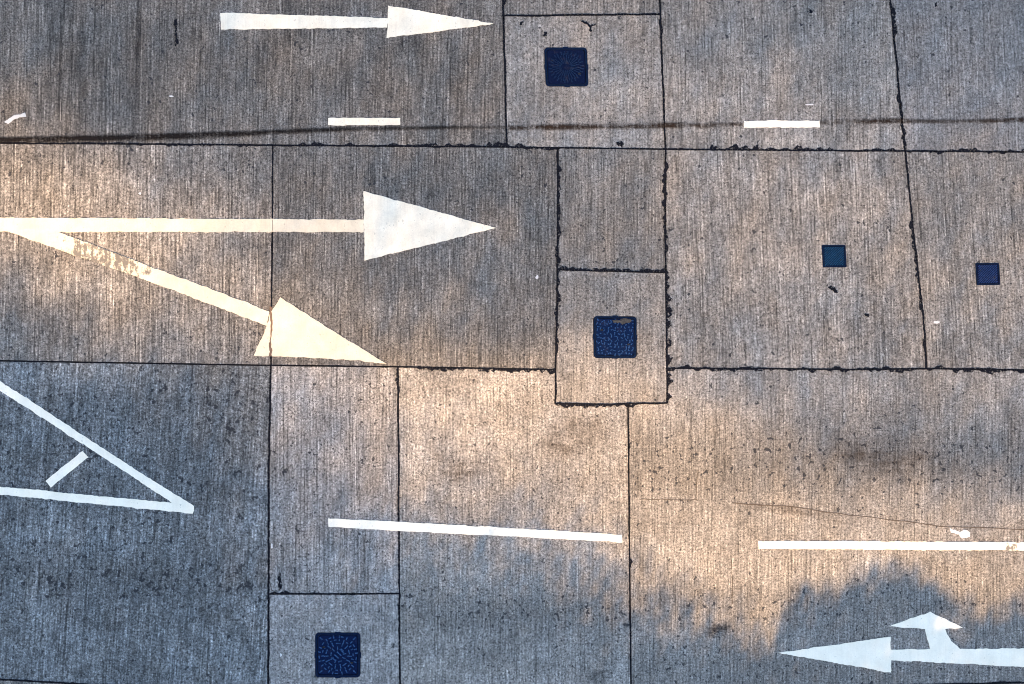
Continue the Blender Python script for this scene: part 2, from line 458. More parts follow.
JL = [
 (JH1[:4], 1.6, 3.0, [(.85, 1, 2.2, 1, .05)], 'dark joint along the top of the forked arrow slab'),
 (JH1[3:6], 1.8, 3.2, [(.05, .55, 3.2, -1, .10), (.5, .85, 4, -1, .22), (.85, 1, 2.5, 1, .4)], 'ragged tar joint between the top arrow and the straight arrow'),
 (JH1[5:7], 1.6, 2.6, [(0, .1, 3, 1, .3)], 'thin joint below the top manhole panel'),
 (JH1[6:], 1.8, 3.0, [(.03, .17, 4.6, -1, .25), (.17, .24, 2.6, -1, .15), (.24, .42, 3, 0, .15)], 'tar lumped joint below the right short white dash'),
 (JH2L[:5], 1.0, 1.7, [], 'thin joint along the foot of the diagonal arrow'),
 (JH2L[4:], 1.5, 2.6, [(.1, 1, 4.2, 1, .3)], 'ragged joint left of the middle manhole panel'),
 (JH2R[:], 1.8, 3.2, [(0, .27, 3.0, 0, .3), (.27, .4, 5, 1, .3)], 'ragged tar joint along the foot of the wide pale slab'),
 (JV_503, 2.4, 3.8, [(.75, .8, 4, 0, .3)], 'joint on the left side of the top manhole panel'),
 (JV_661, 2.4, 3.4, [(.8, .83, 2, 0, .3)], 'joint on the right side of the top manhole panel'),
 (JV_890, 2.6, 3.8, [(.77, .82, 4, -1, .5), (.9, 1, 2, 0, .3)], 'slanting joint in the top right of the road'),
 (JV_913, 2.2, 3.6, [(.3, .9, 3, 1, .2)], 'slanting joint between the two small square covers'),
 (JV_272, 1.6, 2.6, [], 'joint crossing the shafts of the forked arrow'),
 (JV_558, 2.2, 3.4, [(.05, .35, 3.2, -1, .35), (.35, .8, 2.5, 0, .25)], 'joint on the left side of the middle manhole panel'),
 (JV_667, 2.2, 3.4, [(.05, .4, 3, 0, .3), (.45, .98, 6.0, -1, .2)], 'tar lumped joint on the right side of the middle manhole panel'),
 (JV_269, 2.6, 3.6, [], 'joint on the left of the narrow grey slab'),
 (JV_398, 2.2, 3.2, [(0, .03, 2, 0, .4)], 'joint cutting through the long thin white line'),
 (JV_628, 1.6, 2.4, [(.2, .21, 3, 0, .6)], 'thin joint below the middle manhole panel'),
 (JP_15, 2.2, 3.2, [], 'joint along the top of the upper manhole panel'),
 (JP_270, 2.0, 3.0, [(0, 1, 3.4, -1, .3)], 'ragged joint between the two middle panels'),
 (JP_403, 2.2, 3.2, [(0, .7, 4, 1, .35)], 'ragged joint along the foot of the middle manhole panel'),
 (JP_594, 1.6, 2.4, [(0, .15, 3, -1, .3)], 'joint along the top of the bottom manhole panel'),
 (JB, 1.8, 2.8, [], 'last joint along the bottom edge'),
]
for i, (j, a, b, bl, lab) in enumerate(JL):
    jj = j
    zt = .0022 + .00012 * i
    o = ribbon('road_joint', jj, a, b, 300 + i, bl, hi=zt)
    tag(o, lab, 'road joint', 'tar filled joints between the slabs', 'structure')

# cracks: hairline, real thin slivers filled with dirt
crm = plain('crack_dirt', (.06, .048, .036), .95, .6, 20)
CR = [
 ([(640, 499.5), (668, 499.8), (697, 500.3)], .7, 1.4, 'short level hairline crack in the sunlit slab'),
 ([(697, 500.3), (696, 487), (697.5, 470)], .5, 1.1, 'short upright hairline crack in the sunlit slab'),
 ([(732, 503), (790, 507), (850, 515), (905, 521), (940, 526), (1000, 529), (1090, 531)], .7, 1.7, 'long curved crack above the right lane line'),
 ([(731.5, 560), (732, 580), (732.5, 604)], .7, 1.6, 'upright broken crack left of the right lane line'),
 ([(270, 582), (271.5, 590), (279, 594)], .8, 1.6, 'small curved corner crack by the bottom manhole panel'),
]
for i, (j, a, b, lab) in enumerate(CR):
    o = ribbon('crack', j, a, b, 500 + i, (), hi=.0016 + .0001 * i, lo=-.02, mat=crm, step=1.6)
    tag(o, lab, 'crack')

# ------------------------------------------------------------------ painted markings
ZP = .0062
def marking(name, org_px, label, cat, group=None):
    e = empty(name, W(*org_px)); return tag(e, label, cat, group)
def part(name, pts, mat, parent, seed, z1=ZP, rough=(2.2, .24)):
    return plate(name, pts, .0, z1, mat, parent, org=parent.location.copy(), rough=rough, seed=seed)

white = paint('road_paint', seed=1)
white_cool = paint('road_paint_shaded', (.86, .805, .655), seed=2, dirt=.24, wear=.06)  # lighter copy of the paint, toned mainly for markings in shade
white_sunlit = paint('road_paint_sunlit', (.60, .55, .425), seed=4, wear=.10, dirt=.40)  # darker copy of the paint for sunlit arrow parts, so they stay cream
white_diag = paint('road_paint_scuffed', (.60, .55, .425), seed=3, wear_x=(W(62, 0).x, W(140, 0).x, W(0, 330).y, W(0, 225).y))  # scuffs are wear; base tone is darkened for the sun it lies in
AG = 'white lane arrows painted on the road'
m = marking('lane_arrow', (357, 22), 'white straight arrow pointing right along the top edge', 'road arrow')
part('arrow_shaft', [(220.2, 12.8), (256, 13.8), (330, 16), (387.6, 18.2), (387, 27.3), (330, 28.3), (256, 29.2), (221, 29.6)], white, m, 1)
part('arrow_head', [(388, 5.6), (493.8, 23.8), (386.4, 38)], white, m, 2, ZP + .0002)

m = marking('forked_arrow', (200, 270), 'large white forked arrow whose two heads point right and down', 'road arrow')
part('arrow_shaft', [(-330, 216.5), (0, 217.5), (256, 219), (363.5, 219.5), (363.8, 232), (60, 232), (15, 231.3), (-330, 230)], white_sunlit, m, 3)
part('arrow_head', [(363.6, 191), (496, 228), (364.4, 260.8)], white, m, 4, ZP + .0002)
part('branch_shaft', [(8, 231.6), (26, 229), (58, 231.5), (256, 306), (269.2, 311.5), (266.5, 326), (256, 321.5), (150, 281.5)], white_diag, m, 5, ZP + .0004)
part('branch_head', [(280.2, 297.3), (330, 329), (386.5, 363.8), (330, 358.5), (253.8, 355.5), (266, 328), (270, 314)], white_sunlit, m, 6, ZP + .0002)
pc = plain('paint_crack', (.12, .08, .055), .9, .8, 30)
ribbon('paint_crack', [(270.6, 306), (271.2, 325), (270.4, 340), (270.8, 356)], 1.0, 2.4, 71, [(0, 1, 2.4, 0, .3)], hi=ZP + .0012, lo=0, parent=m, mat=pc, step=1.4)
pc2 = plain('paint_joint_line', (.17, .15, .12), .9, .4, 30)
ribbon('paint_crack', [(272.4, 219.6), (272.3, 231.8)], .7, 1.4, 72, (), hi=ZP + .0008, lo=0, parent=m, mat=pc2, step=1.2)

m = marking('turn_arrow', (900, 645), 'white arrow pointing left with a hooked upward branch, bottom right', 'road arrow')
part('arrow_head', [(778, 652.8), (890.7, 636.7), (890.7, 672.6)], white_cool, m, 7, ZP + .0002)
part('arrow_shaft', [(891, 649.3), (1024, 648.3), (1330, 645), (1330, 685), (1024, 666.8), (891, 660.2)], white_cool, m, 8)
part('branch_head', [(930.3, 611.6), (963.2, 627.8), (947, 628.6), (925, 629), (890, 626.2)], white_cool, m, 9, ZP + .0003)
part('branch_shaft', [(925, 628.4), (945, 628), (947, 634), (951, 641), (960.8, 649.6), (930.6, 650), (928, 641)], white_cool, m, 10, ZP + .0001)

def line(name, pts, lab, cat, mat, seed, group=None, rough=(2.2, .18)):
    o = plate(name, pts, 0, ZP, mat, rough=rough, seed=seed)
    return tag(o, lab, cat, group)
line('lane_dash', [(328.2, 117.8), (400.3, 117.8), (400.3, 125), (328.2, 125.2)], 'short white dash below the top arrow', 'lane marking', white, 21, 'short white lane dashes')
line('lane_dash', [(744, 120.8), (819.6, 120.6), (820, 127.5), (744, 127.6)], 'short white dash right of the top manhole panel', 'lane marking', white_cool, 22, 'short white lane dashes')
line('lane_line', [(328.2, 518.3), (398, 521.8), (500, 527.5), (622, 534.6), (622.4, 542.4), (500, 536), (398, 530.8), (328.4, 526.7)], 'long thin white line crossing the joint in the bottom centre', 'lane marking', white_cool, 23, 'long white lane lines')
worn_end = paint('road_paint_worn_end', (.86, .805, .655), seed=6, dirt=.24, soft=.15, wear_x=(W(1003, 0).x, W(1018, 0).x, W(0, 548.2).y, W(0, 544.4).y))
line('lane_line', [(758.4, 540.8), (1024, 542.2), (1250, 543.4), (1250, 551.6), (1024, 550.4), (758.6, 548.9)], 'long white line at the right edge above the hooked arrow', 'lane marking', worn_end, 24, 'long white lane lines')

m = marking('painted_triangle', (80, 470), 'open white triangle outline at the left edge ending in a point', 'road marking')
part('outline_bar', [(-300, 185), (-300, 194.8), (0, 390.6), (101.7, 456.3), (172, 503), (192.8, 513.2), (193.9, 506.2), (115, 456), (0, 380.9)], white_cool, m, 31)
part('outline_bar', [(-300, 470), (0, 486.4), (167, 502.3), (193.8, 507.5), (192.8, 513.6), (0, 494.6), (-300, 478.4)], white_cool, m, 32, ZP + .0002)
line('hatch_stroke', [(45.7, 481), (82.6, 451), (88.4, 457.4), (50.8, 487.6)], 'short slanted white bar inside the triangle outline', 'road marking', white_cool, 33)

# scraps and splashes
scrap = plain('pale_scrap', (.42, .455, .46), .5, .4, 20)
splash = plain('white_splash', (.55, .55, .53), .7, .3, 30)
def bit(name, pts, mat, lab, cat, seed, z=.004, rough=(1.0, .15), group=None):
    o = plate(name, pts, 0.0004, z, mat, rough=rough, seed=seed); return tag(o, lab, cat, group)
def poly(pts, s=1/3, ox=0, oy=0): return [(ox + x * s, oy + y * s) for x, y in pts]
bit('paper_scrap', poly([(13, 366), (25, 373), (40, 360), (58, 352), (79, 350), (75, 338), (60, 344), (42, 346), (28, 355)]), scrap, 'bluish white torn scrap lying near the left edge', 'scrap', 1, .008)
bit('paint_splash', poly([(545, 215), (549, 230), (562, 233), (574, 238), (580, 247), (594, 246), (606, 242), (607, 230), (598, 222), (585, 222), (578, 227), (566, 224), (556, 221)], 1/3, 768, 456), splash, 'white paint splash just above the right lane line', 'paint splash', 2)
def fleck(x, y, w, h, mat, lab, cat, seed, grp=None, n=9, z=.004):
    r = random.Random(seed); pts = []
    for q in range(n):
        a = 2 * math.pi * q / n; k = r.uniform(.6, 1.15)
        pts.append((x + math.cos(a) * w * k, y + math.sin(a) * h * k))
    return bit('paint_fleck' if mat is splash else 'tar_blot', pts, mat, lab, cat, seed, z, (.8, .1), grp)
FG = 'white paint flecks on the road'
fleck(537, 277, 2.0, 2.3, splash, 'tiny white fleck left of the middle manhole panel', 'fleck', 3, FG)
fleck(936.5, 322.5, 4.2, 1.5, splash, 'tiny white fleck right of the slanting joint', 'fleck', 4, FG)
fleck(809.5, 104.5, 4.2, .8, splash, 'thin white fleck just above the right short dash', 'fleck', 5, FG)
fleck(171, 96.3, 2.6, .9, splash, 'small white fleck left of the short dash under the top arrow', 'fleck', 6, FG)
fleck(140, 193.4, 1.8, 1.6, splash, 'tiny white fleck just above the forked arrow shaft', 'fleck', 7, FG)
fleck(271.8, 546, 1.2, 3.0, splash, 'small upright white fleck beside the joint left of the thin line', 'fleck', 8, FG)
fleck(281, 655, 1.2, 2.0, splash, 'tiny white fleck left of the bottom manhole cover', 'fleck', 9, FG)
TG = 'black tar blots on the road'
def blot(pts, lab, seed): return bit('tar_blot', pts, tarm, lab, 'tar blot', seed, .005, (.9, .5), TG)
blot([(828, 286.5), (832, 286), (838, 290), (838, 293), (834, 292.5)], 'small slanted black bit below the small left square cover', 11)
blot([(864, 314), (869, 313.7), (869, 316.4), (864, 316.6)], 'tiny black bit between the small left cover and the slanting joint', 12)
blot([(174.2, 20), (177.2, 19.5), (177, 33), (178.4, 44), (175.4, 46.5), (174.6, 34)], 'upright black tar streak left of the top arrow', 13)
blot([(580.5, 21), (587.5, 22.2), (590.5, 25), (595.5, 23.6), (595, 25.8), (591.6, 27), (591.5, 31.5), (589.4, 31), (589, 27), (585, 24)], 'hooked black tar blot above the top manhole cover', 14)
blot([(520, 22.4), (523.5, 21.2), (522.5, 24.5), (519.4, 25)], 'tiny black blot in the corner of the top manhole panel', 15)
blot([(543.5, 32.8), (547, 32), (547.4, 36), (544.6, 36.6)], 'tiny black blot above left of the top manhole cover', 16)
blot([(616, 142.4), (622, 141), (624, 145), (618.5, 146.4)], 'round black blot at the foot of the top manhole panel', 17)
blot([(277.5, 575), (280, 573), (281, 580), (282.4, 588), (279.6, 591), (278.6, 583)], 'upright black blot above left of the bottom manhole panel', 18)
blot([(809, 10.4), (812, 10), (812.4, 13), (809.4, 13.4)], 'small black dot near the top edge left of the slanting joint', 19)
blot([(934, 3), (937.4, 3), (937.4, 5.6), (934.4, 5.8)], 'small black dot near the top right edge', 20)

# stains soaked into the slabs
def stain_strip(name, j, widths, mats, lab, cat, z, fade=None):
    P = [Vector(p) for p in j]; n = len(P)
    bm = bmesh.new(); uvl = bm.loops.layers.uv.new('UVMap')
    c = centre(j); org = W(c[0], c[1], 0); rows = []
    for i, p in enumerate(P):
        d = (P[min(n - 1, i + 1)] - P[max(0, i - 1)]).normalized(); nx = Vector((-d.y, d.x)); w = widths[i] / 2
        rows.append((bm.verts.new(W(p.x - nx.x * w, p.y - nx.y * w, z) - org), bm.verts.new(W(p.x + nx.x * w, p.y + nx.y * w, z) - org)))
    for i in range(n - 1):
        f = bm.faces.new((rows[i][0], rows[i + 1][0], rows[i + 1][1], rows[i][1]))
        fa, fb = (fade[i], fade[i + 1]) if fade else (1, 1)
        for lp, uv in zip(f.loops, ((fa, 0), (fb, 0), (fb, 1), (fa, 1))): lp[uvl].uv = uv
    bmesh.ops.recalc_face_normals(bm, faces=bm.faces)
    for f in bm.faces:
        if f.normal.z < 0: f.normal_flip()
    me = bpy.data.meshes.new(name); bm.to_mesh(me); bm.free()
    return tag(link(name, me, mats, None, org), lab, cat)
skid = stain('oil_drip_residue', (.010, .008, .007), 1.2, 9, .32, .58)
stain_strip('oil_trail', [(-200, 141), (0, 140), (65, 138.9), (130, 137.6), (200, 135.5), (256, 133.3), (300, 130.8), (350, 129.2), (400, 128.3), (450, 127.6), (506, 126.8)],
  [8, 9, 10, 10.5, 10, 8.5, 8, 7.5, 6.5, 6, 5.5], skid, 'dark brown oil trail along the joint on the left', 'oil stain', .0036, [1, 1, 1, .95, .9, .8, .75, .7, .6, .6, .5])
skid2 = stain('oil_drip_broken', (.028, .018, .012), 1.1, 4, .39, .57)
stain_strip('oil_trail', [(508, 127.8), (560, 127.2), (620, 126.3), (663, 125.4), (700, 125.4), (745, 124.4), (800, 122.5), (850, 121.4), (885, 121), (920, 121.3), (960, 121.3), (1024, 119.6), (1200, 116)],
  [8, 9, 8, 9, 8, 6, 6, 8, 9, 7, 7, 8, 8], skid2, 'broken brown oil trail crossing the top manhole panel', 'oil stain', .0038, [.9, .95, .8, 1, .8, .6, .3, .8, 1, .6, .5, 1, 1])
smear = stain('grime_smear', (.02, .02, .022), .5, 7, .3, .6, True)
stain_strip('grime_streak', [(141, -20), (138.5, 30), (137, 70), (135.5, 105), (134, 134)], [9, 10, 9, 8, 7], smear, 'dark upright grime streak left of the top arrow', 'grime stain', .0018, [.8, .9, .8, .8, .5])
oil = stain('oil_patch', (.014, .016, .02), .7, 14, .42, .58)
stain_strip('oil_patch', [(704, 632), (714, 630), (724, 628), (732, 627)], [14, 22, 22, 12], oil, 'dark oil patch low down between the thin joint and the hooked arrow', 'oil stain', .0017, [.5, 1, 1, .5])
stain_strip('oil_patch', [(588, 676), (598, 676), (606, 677), (614, 678)], [10, 20, 20, 10], oil, 'dark oil patch beside the thin joint on the bottom edge', 'oil stain', .0019, [.4, .9, .8, .4])

brown = stain('brown_soak', (.045, .03, .018), .5, 7, .38, .66)
for (j, wd, lab) in (([(415, 470), (440, 466), (470, 468), (500, 472)], [20, 46, 50, 18], 'faint brown stain above the long thin white line, near its joint'),
                     ([(530, 448), (555, 440), (590, 436), (615, 440)], [22, 60, 60, 24], 'faint brown stain below the middle manhole panel'),
                     ([(735, 505), (760, 507), (790, 510), (830, 517), (870, 522)], [6, 12, 14, 12, 6], 'faint brown stain along the start of the long curved crack'),
                     ([(800, 462), (850, 452), (910, 462), (960, 470)], [20, 56, 60, 24], 'faint brown stain above the long curved crack')):
    stain_strip('brown_stain', j, wd, brown, lab, 'stain', .0012, [0, .9, .9, .6, 0][:len(j)] if len(j) == 5 else [0, 1, 1, 0])

# ------------------------------------------------------------------ manhole covers
def skew(pts, ang, sh):
    ca, sa = math.cos(ang), math.sin(ang)
    return [(ca * x - sa * y + sh * y, sa * x + ca * y) for x, y in pts]
def solid(bm, pts, z0, z1):
    a = [bm.verts.new((x, y, z1)) for x, y in pts]; b = [bm.verts.new((x, y, z0)) for x, y in pts]
    n = len(pts); bm.faces.new(a); bm.faces.new(b[::-1])
    for i in range(n): bm.faces.new((a[i], b[i], b[(i + 1) % n], a[(i + 1) % n]))
def ring(bm, o, i, z0, z1):
    n = len(o)
    A = [bm.verts.new((x, y, z1)) for x, y in o]; B = [bm.verts.new((x, y, z1)) for x, y in i]
    C = [bm.verts.new((x, y, z0)) for x, y in o]; D = [bm.verts.new((x, y, z0)) for x, y in i]
    for q in range(n):
        p = (q + 1) % n
        bm.faces.new((A[q], A[p], B[p], B[q])); bm.faces.new((A[q], C[q], C[p], A[p])); bm.faces.new((B[q], B[p], D[p], D[q]))
def bar(bm, cx, cy, L, w, ang, z0, z1):
    ca, sa = math.cos(ang), math.sin(ang)
    pts = [(cx + ca * x - sa * y, cy + sa * x + ca * y) for x, y in ((L / 2, w / 2), (-L / 2, w / 2), (-L / 2, -w / 2), (L / 2, -w / 2))]
    solid(bm, pts, z0, z1 + 1e-5 * (len(bm.verts) % 83))
def tomesh(name, bm, mat, parent):
    bmesh.ops.recalc_face_normals(bm, faces=bm.faces)
    me = bpy.data.meshes.new(name); bm.to_mesh(me); bm.free()
    return link(name, me, mat, parent)
NB, NL = (.0018, .006, .026), (.007, .020, .055)
rim_m = iron('cover_rim_iron', (.0015, .004, .012), (.003, .010, .030), .04, 9)
hole_m = plain('keyhole_black', (.003, .003, .004), .9, .2, 10)
def cover(px, py, w, h, ang, sh, style, mat, label, group, seed):
    e = empty('manhole_cover', W(px, py, 0)); e.rotation_euler.z = 0
    tag(e, label, 'manhole cover', group)
    w, h = w * S / 2, h * S / 2
    r = random.Random(seed); R = w * .16 if style != 'ribs' else w * .06
    bm = bmesh.new()
    inner = rrect(w * .90, h * .90, R * .8)
    outer = rrect(w, h, R)
    ring(bm, skew(outer, ang, sh), skew(inner, ang, sh), -.05, .0042)
    for (x, y, a) in ((0, h, 0), (0, -h, 0), (w, 0, 1), (-w, 0, 1)):        # lugs at the middle of each side
        if style != 'ribs': solid(bm, skew([(x + (w * .13 if not a else .012) * sx, y + (h * .13 if a else .012) * sy) for sx, sy in ((1, 1), (-1, 1), (-1, -1), (1, -1))], ang, sh), -.03, .0048)
    tomesh('cover_frame', bm, rim_m, e)
    bm = bmesh.new()
    solid(bm, skew(rrect(w * .875, h * .875, R * .7), ang, sh), -.045, -.0012)
    z0, z1 = -.0016, .0052
    if style == 'rings':
        for (rr, n, L, tw) in ((.30, 9, .16, .0), (.52, 15, .20, 0), (.68, 22, .11, 0), (.83, 26, .13, 0)):
            for q in range(n):
                a = 2 * math.pi * q / n + r.uniform(-.05, .05) + rr * 3
                bar(bm, math.cos(a) * w * rr, math.sin(a) * h * rr, w * L, w * .05, a + (0 if q % 3 else math.pi / 2), z0, z1)
        for q in range(4): bar(bm, w * (-.18 + .12 * q), h * (-.18 + .12 * q), w * .26, w * .055, -.75, z0, z1)
        for sx in (-1, 1):
            for sy in (-1, 1):
                bar(bm, sx * w * .74, sy * h * .74, w * .16, w * .06, sx * sy * .785, z0, z1)
    elif style == 'spokes':
        for q in range(28):
            a = 2 * math.pi * q / 28 + r.uniform(-.03, .03)
            bar(bm, math.cos(a) * w * .45, math.sin(a) * h * .45, w * r.uniform(.35, .52), w * .035, a, z0, z1)
            a += math.pi / 28
            bar(bm, math.cos(a) * w * .74, math.sin(a) * h * .74, w * .17, w * .05, a, z0, z1)
    elif style == 'studs':
        for i in range(11):
            for j in range(11):
                x, y = (-.8 + .16 * i), (-.8 + .16 * j)
                bar(bm, (x + r.uniform(-.05, .05)) * w, (y + r.uniform(-.05, .05)) * h, w * r.uniform(.07, .15), w * r.uniform(.035, .055), (.9 if (i + j) % 2 else 2.2) + r.uniform(-.8, .8), z0, z1)
    else:
        for q in range(-7, 8):
            d = q * .155
            L = 2.7 * (.82 - .68 * abs(d))
            if L > .12: bar(bm, d * w * .68, -d * h * .68, w * L, w * .075, .785, z0, z1)
    lid = tomesh('cover_lid', bm, mat, e)
    for sx in (-1, 1):
        bm = bmesh.new()
        solid(bm, [(sx * w * .62 + math.cos(a) * .022, sx * -h * .35 + math.sin(a) * .014) for a in [2 * math.pi * q / 12 for q in range(12)]], -.002, .0058)
        tomesh('keyhole', bm, hole_m, lid)
    return e
BG = 'large square manhole covers'; SG = 'small square covers'
i1 = iron('cover_iron_top', NB, NL, .30, 1); i2 = iron('cover_iron_mid', (.0022, .010, .040), (.020, .058, .15), .12, 2)
i3 = iron('cover_iron_bottom', (.0022, .009, .036), (.026, .066, .15), .10, 3)
i4 = iron('cover_iron_teal', (.002, .010, .030), (.010, .045, .10), .10, 4); i5 = iron('cover_iron_dark', (.002, .005, .024), (.016, .036, .11), .2, 5)
cover(566.3, 67, 42.6, 38.6, 0, -.045, 'spokes', i1, 'large dark navy square manhole cover in the top panel', BG, 1)
c2 = cover(615, 337.2, 43, 41.5, -.02, -.01, 'studs', i2, 'large blue square manhole cover with a sandy smear in the middle panel', BG, 2)
cover(337.8, 655, 45, 44.6, 0, 0, 'rings', i3, 'large blue square manhole cover with ringed tread in the bottom panel', BG, 3)
cover(834.2, 256.2, 23.6, 22, 0, -.06, 'ribs', i4, 'small teal square cover with slanted ribs, left of the slanting joint', SG, 4)
cover(987.8, 274, 23.6, 21.6, .02, -.06, 'ribs', i5, 'small dark navy square cover right of the slanting joint', SG, 5)
dirt = plain('sandy_dirt', (.036, .035, .033), .95, 2.4, 30)
for q, pts in enumerate(([(612.5, 320.5), (617, 319.6), (620.5, 321.5), (618, 323.2), (614, 323)], [(620.5, 318.8), (627, 318.6), (631.5, 320), (630, 323), (625.5, 323.2), (622, 324.8), (619.8, 322)])):
    o = plate('sand_smear', pts, 0, .0072, dirt, c2, org=c2.location.copy(), rough=(1, .35), seed=q)

# ------------------------------------------------------------------ sun, unseen trees added to shape the shade, pavement
EL, AZ = math.radians(29), math.radians(196)          # sun height; compass bearing (0 = +Y, clockwise)
SUN = Vector((math.sin(AZ) * math.cos(EL), math.cos(AZ) * math.cos(EL), math.sin(EL)))

# pavement with a kerb where the trees stand
pav = concrete('pavement_concrete', g(.24), 900, 0, .7, .1)
me = bpy.data.meshes.new('pavement'); bm = bmesh.new()
for (x0, x1, y0, y1, z1) in ((-40, 40, -60, -15.2, -.02), (-40, 40, -15.2, -15.0, 0.0)):
    v = [bm.verts.new((x, y, z)) for z in (-.25, z1 + .12) for x, y in ((x0, y0), (x1, y0), (x1, y1), (x0, y1))]
    for f in ((4, 5, 6, 7), (0, 1, 5, 4), (1, 2, 6, 5), (2, 3, 7, 6), (3, 0, 4, 7)): bm.faces.new([v[q] for q in f])
bm.to_mesh(me); bm.free()
tag(link('pavement', me, pav), 'pavement with a kerb beyond the bottom edge of the road', 'pavement', None, 'structure')
bpy.data.objects['pavement']['kind'] = 'structure'
asph = plain('gutter_asphalt', (.05, .05, .05), .9, .6, 20)
me = bpy.data.meshes.new('road'); me.from_pydata([(-60, -15.0, -.03), (60, -15.0, -.03), (60, 60, -.03), (-60, 60, -.03)], [], [(0, 1, 2, 3)])
# the carriageway goes on as asphalt outside the concrete slabs: four sheets around them
bpy.data.meshes.remove(me)
bm = bmesh.new()
xa, xb, ya, yb = W(-640, 0).x, W(1664, 0).x, W(0, 930).y, W(0, -500).y
for (x0, x1, y0, y1) in ((-80, 80, -15.0, ya), (-80, 80, yb, 40), (-80, xa, ya, yb), (xb, 80, ya, yb)):
    bm.faces.new([bm.verts.new((x, y, -.004)) for x, y in ((x0, y0), (x1, y0), (x1, y1), (x0, y1))])
me = bpy.data.meshes.new('road'); bm.to_mesh(me); bm.free()
tag(link('road', me, asph), 'asphalt road around the concrete slabs', 'road', None, 'structure')

# wanted sun pattern on the road, from which the added crowns are cut (rows every 64 grid units from y=0)
TR = np.array([
 [.16,.15,.15,.18,.20,.20,.20,.20,.22,.24,.24,.20,.16,.12,.10,.09,.08],
 [.16,.15,.15,.18,.22,.22,.22,.22,.26,.28,.28,.22,.19,.16,.14,.12,.12],
 [.50,.32,.20,.19,.20,.20,.20,.20,.24,.28,.30,.30,.27,.24,.20,.20,.20],
 [1.0,1.0,.58,.36,.30,.22,.17,.17,.18,.25,.30,.34,.36,.36,.36,.34,.32],
 [.62,1.0,1.0,.60,.50,.38,.26,.22,.22,.26,.30,.36,.40,.40,.40,.38,.36],
 [.06,.36,.54,.44,.80,.72,.40,.30,.27,.32,.36,.32,.32,.32,.34,.36,.34],
 [.04,.06,.10,.13,.28,.44,.85,1.0,1.0,1.0,.75,.40,.34,.34,.34,.34,.32],
 [.02,.02,.03,.05,.17,.28,.60,.66,.90,.88,1.0,1.0,.66,.34,.22,.18,.18],
 [.01,.01,.02,.02,.08,.15,.32,.42,.52,.74,1.0,1.0,.98,.88,.74,.58,.50],
 [.00,.00,.01,.02,.05,.07,.14,.18,.24,.48,.88,1.0,1.0,1.0,1.0,1.0,.95],
 [.00,.00,.00,.01,.03,.04,.07,.08,.12,.34,.64,.85,.95,1.0,1.0,1.0,.95],
 [.00,.00,.00,.01,.03,.04,.06,.06,.10,.30,.50,.60,.70,.80,.80,.80,.80]])
EDGE = np.array([(-700, 700, 90), (250, 640, 110), (400, 535, 230), (520, 545, 220), (600, 572, 190), (660, 598, 140), (720, 622, 100), (770, 640, 60), (783, 614, 42), (794, 592, 40), (838, 588, 36), (850, 577, 34),
 (885, 572, 34), (905, 568, 34), (930, 574, 34), (943, 594, 34), (956, 606, 40), (1000, 610, 44), (1030, 604, 44), (1700, 600, 44)], dtype=float)
def edge_shade(px, py):
    yb = np.interp(px, EDGE[:, 0], EDGE[:, 1]); w = np.interp(px, EDGE[:, 0], EDGE[:, 2])
    yb = yb + np.where(px > 770, 1.0, .6) * (4 * np.sin(px * .09 + 1) + 2 * np.sin(px * .29 + py * .05) + 1.2 * np.sin(px * .51 + 2)) - 2.0
    t = np.clip((yb + w / 2 - py) / w, 0, 1); m = t * t * (3 - 2 * t)
    for (gx, gy, r, a) in ((812, 606, 9, .28), (872, 592, 8, .25), (955, 620, 11, .35), (992, 620, 9, .25), (700, 640, 14, .25), (590, 610, 14, .15)):
        m = np.maximum(m, a * np.exp(-((px - gx) ** 2 + ((py - gy) * .8) ** 2) / (r * r)))
    return m
def trans_far(px, py):
    gx = np.clip(px / 64.0, 0, 15.999); gy = np.clip(py / 64.0, 0, 10.999)
    i = gx.astype(int); j = gy.astype(int); fx = gx - i; fy = gy - j
    return (TR[j, i] * (1 - fx) * (1 - fy) + TR[j, i + 1] * fx * (1 - fy) + TR[j + 1, i] * (1 - fx) * fy + TR[j + 1, i + 1] * fx * fy)

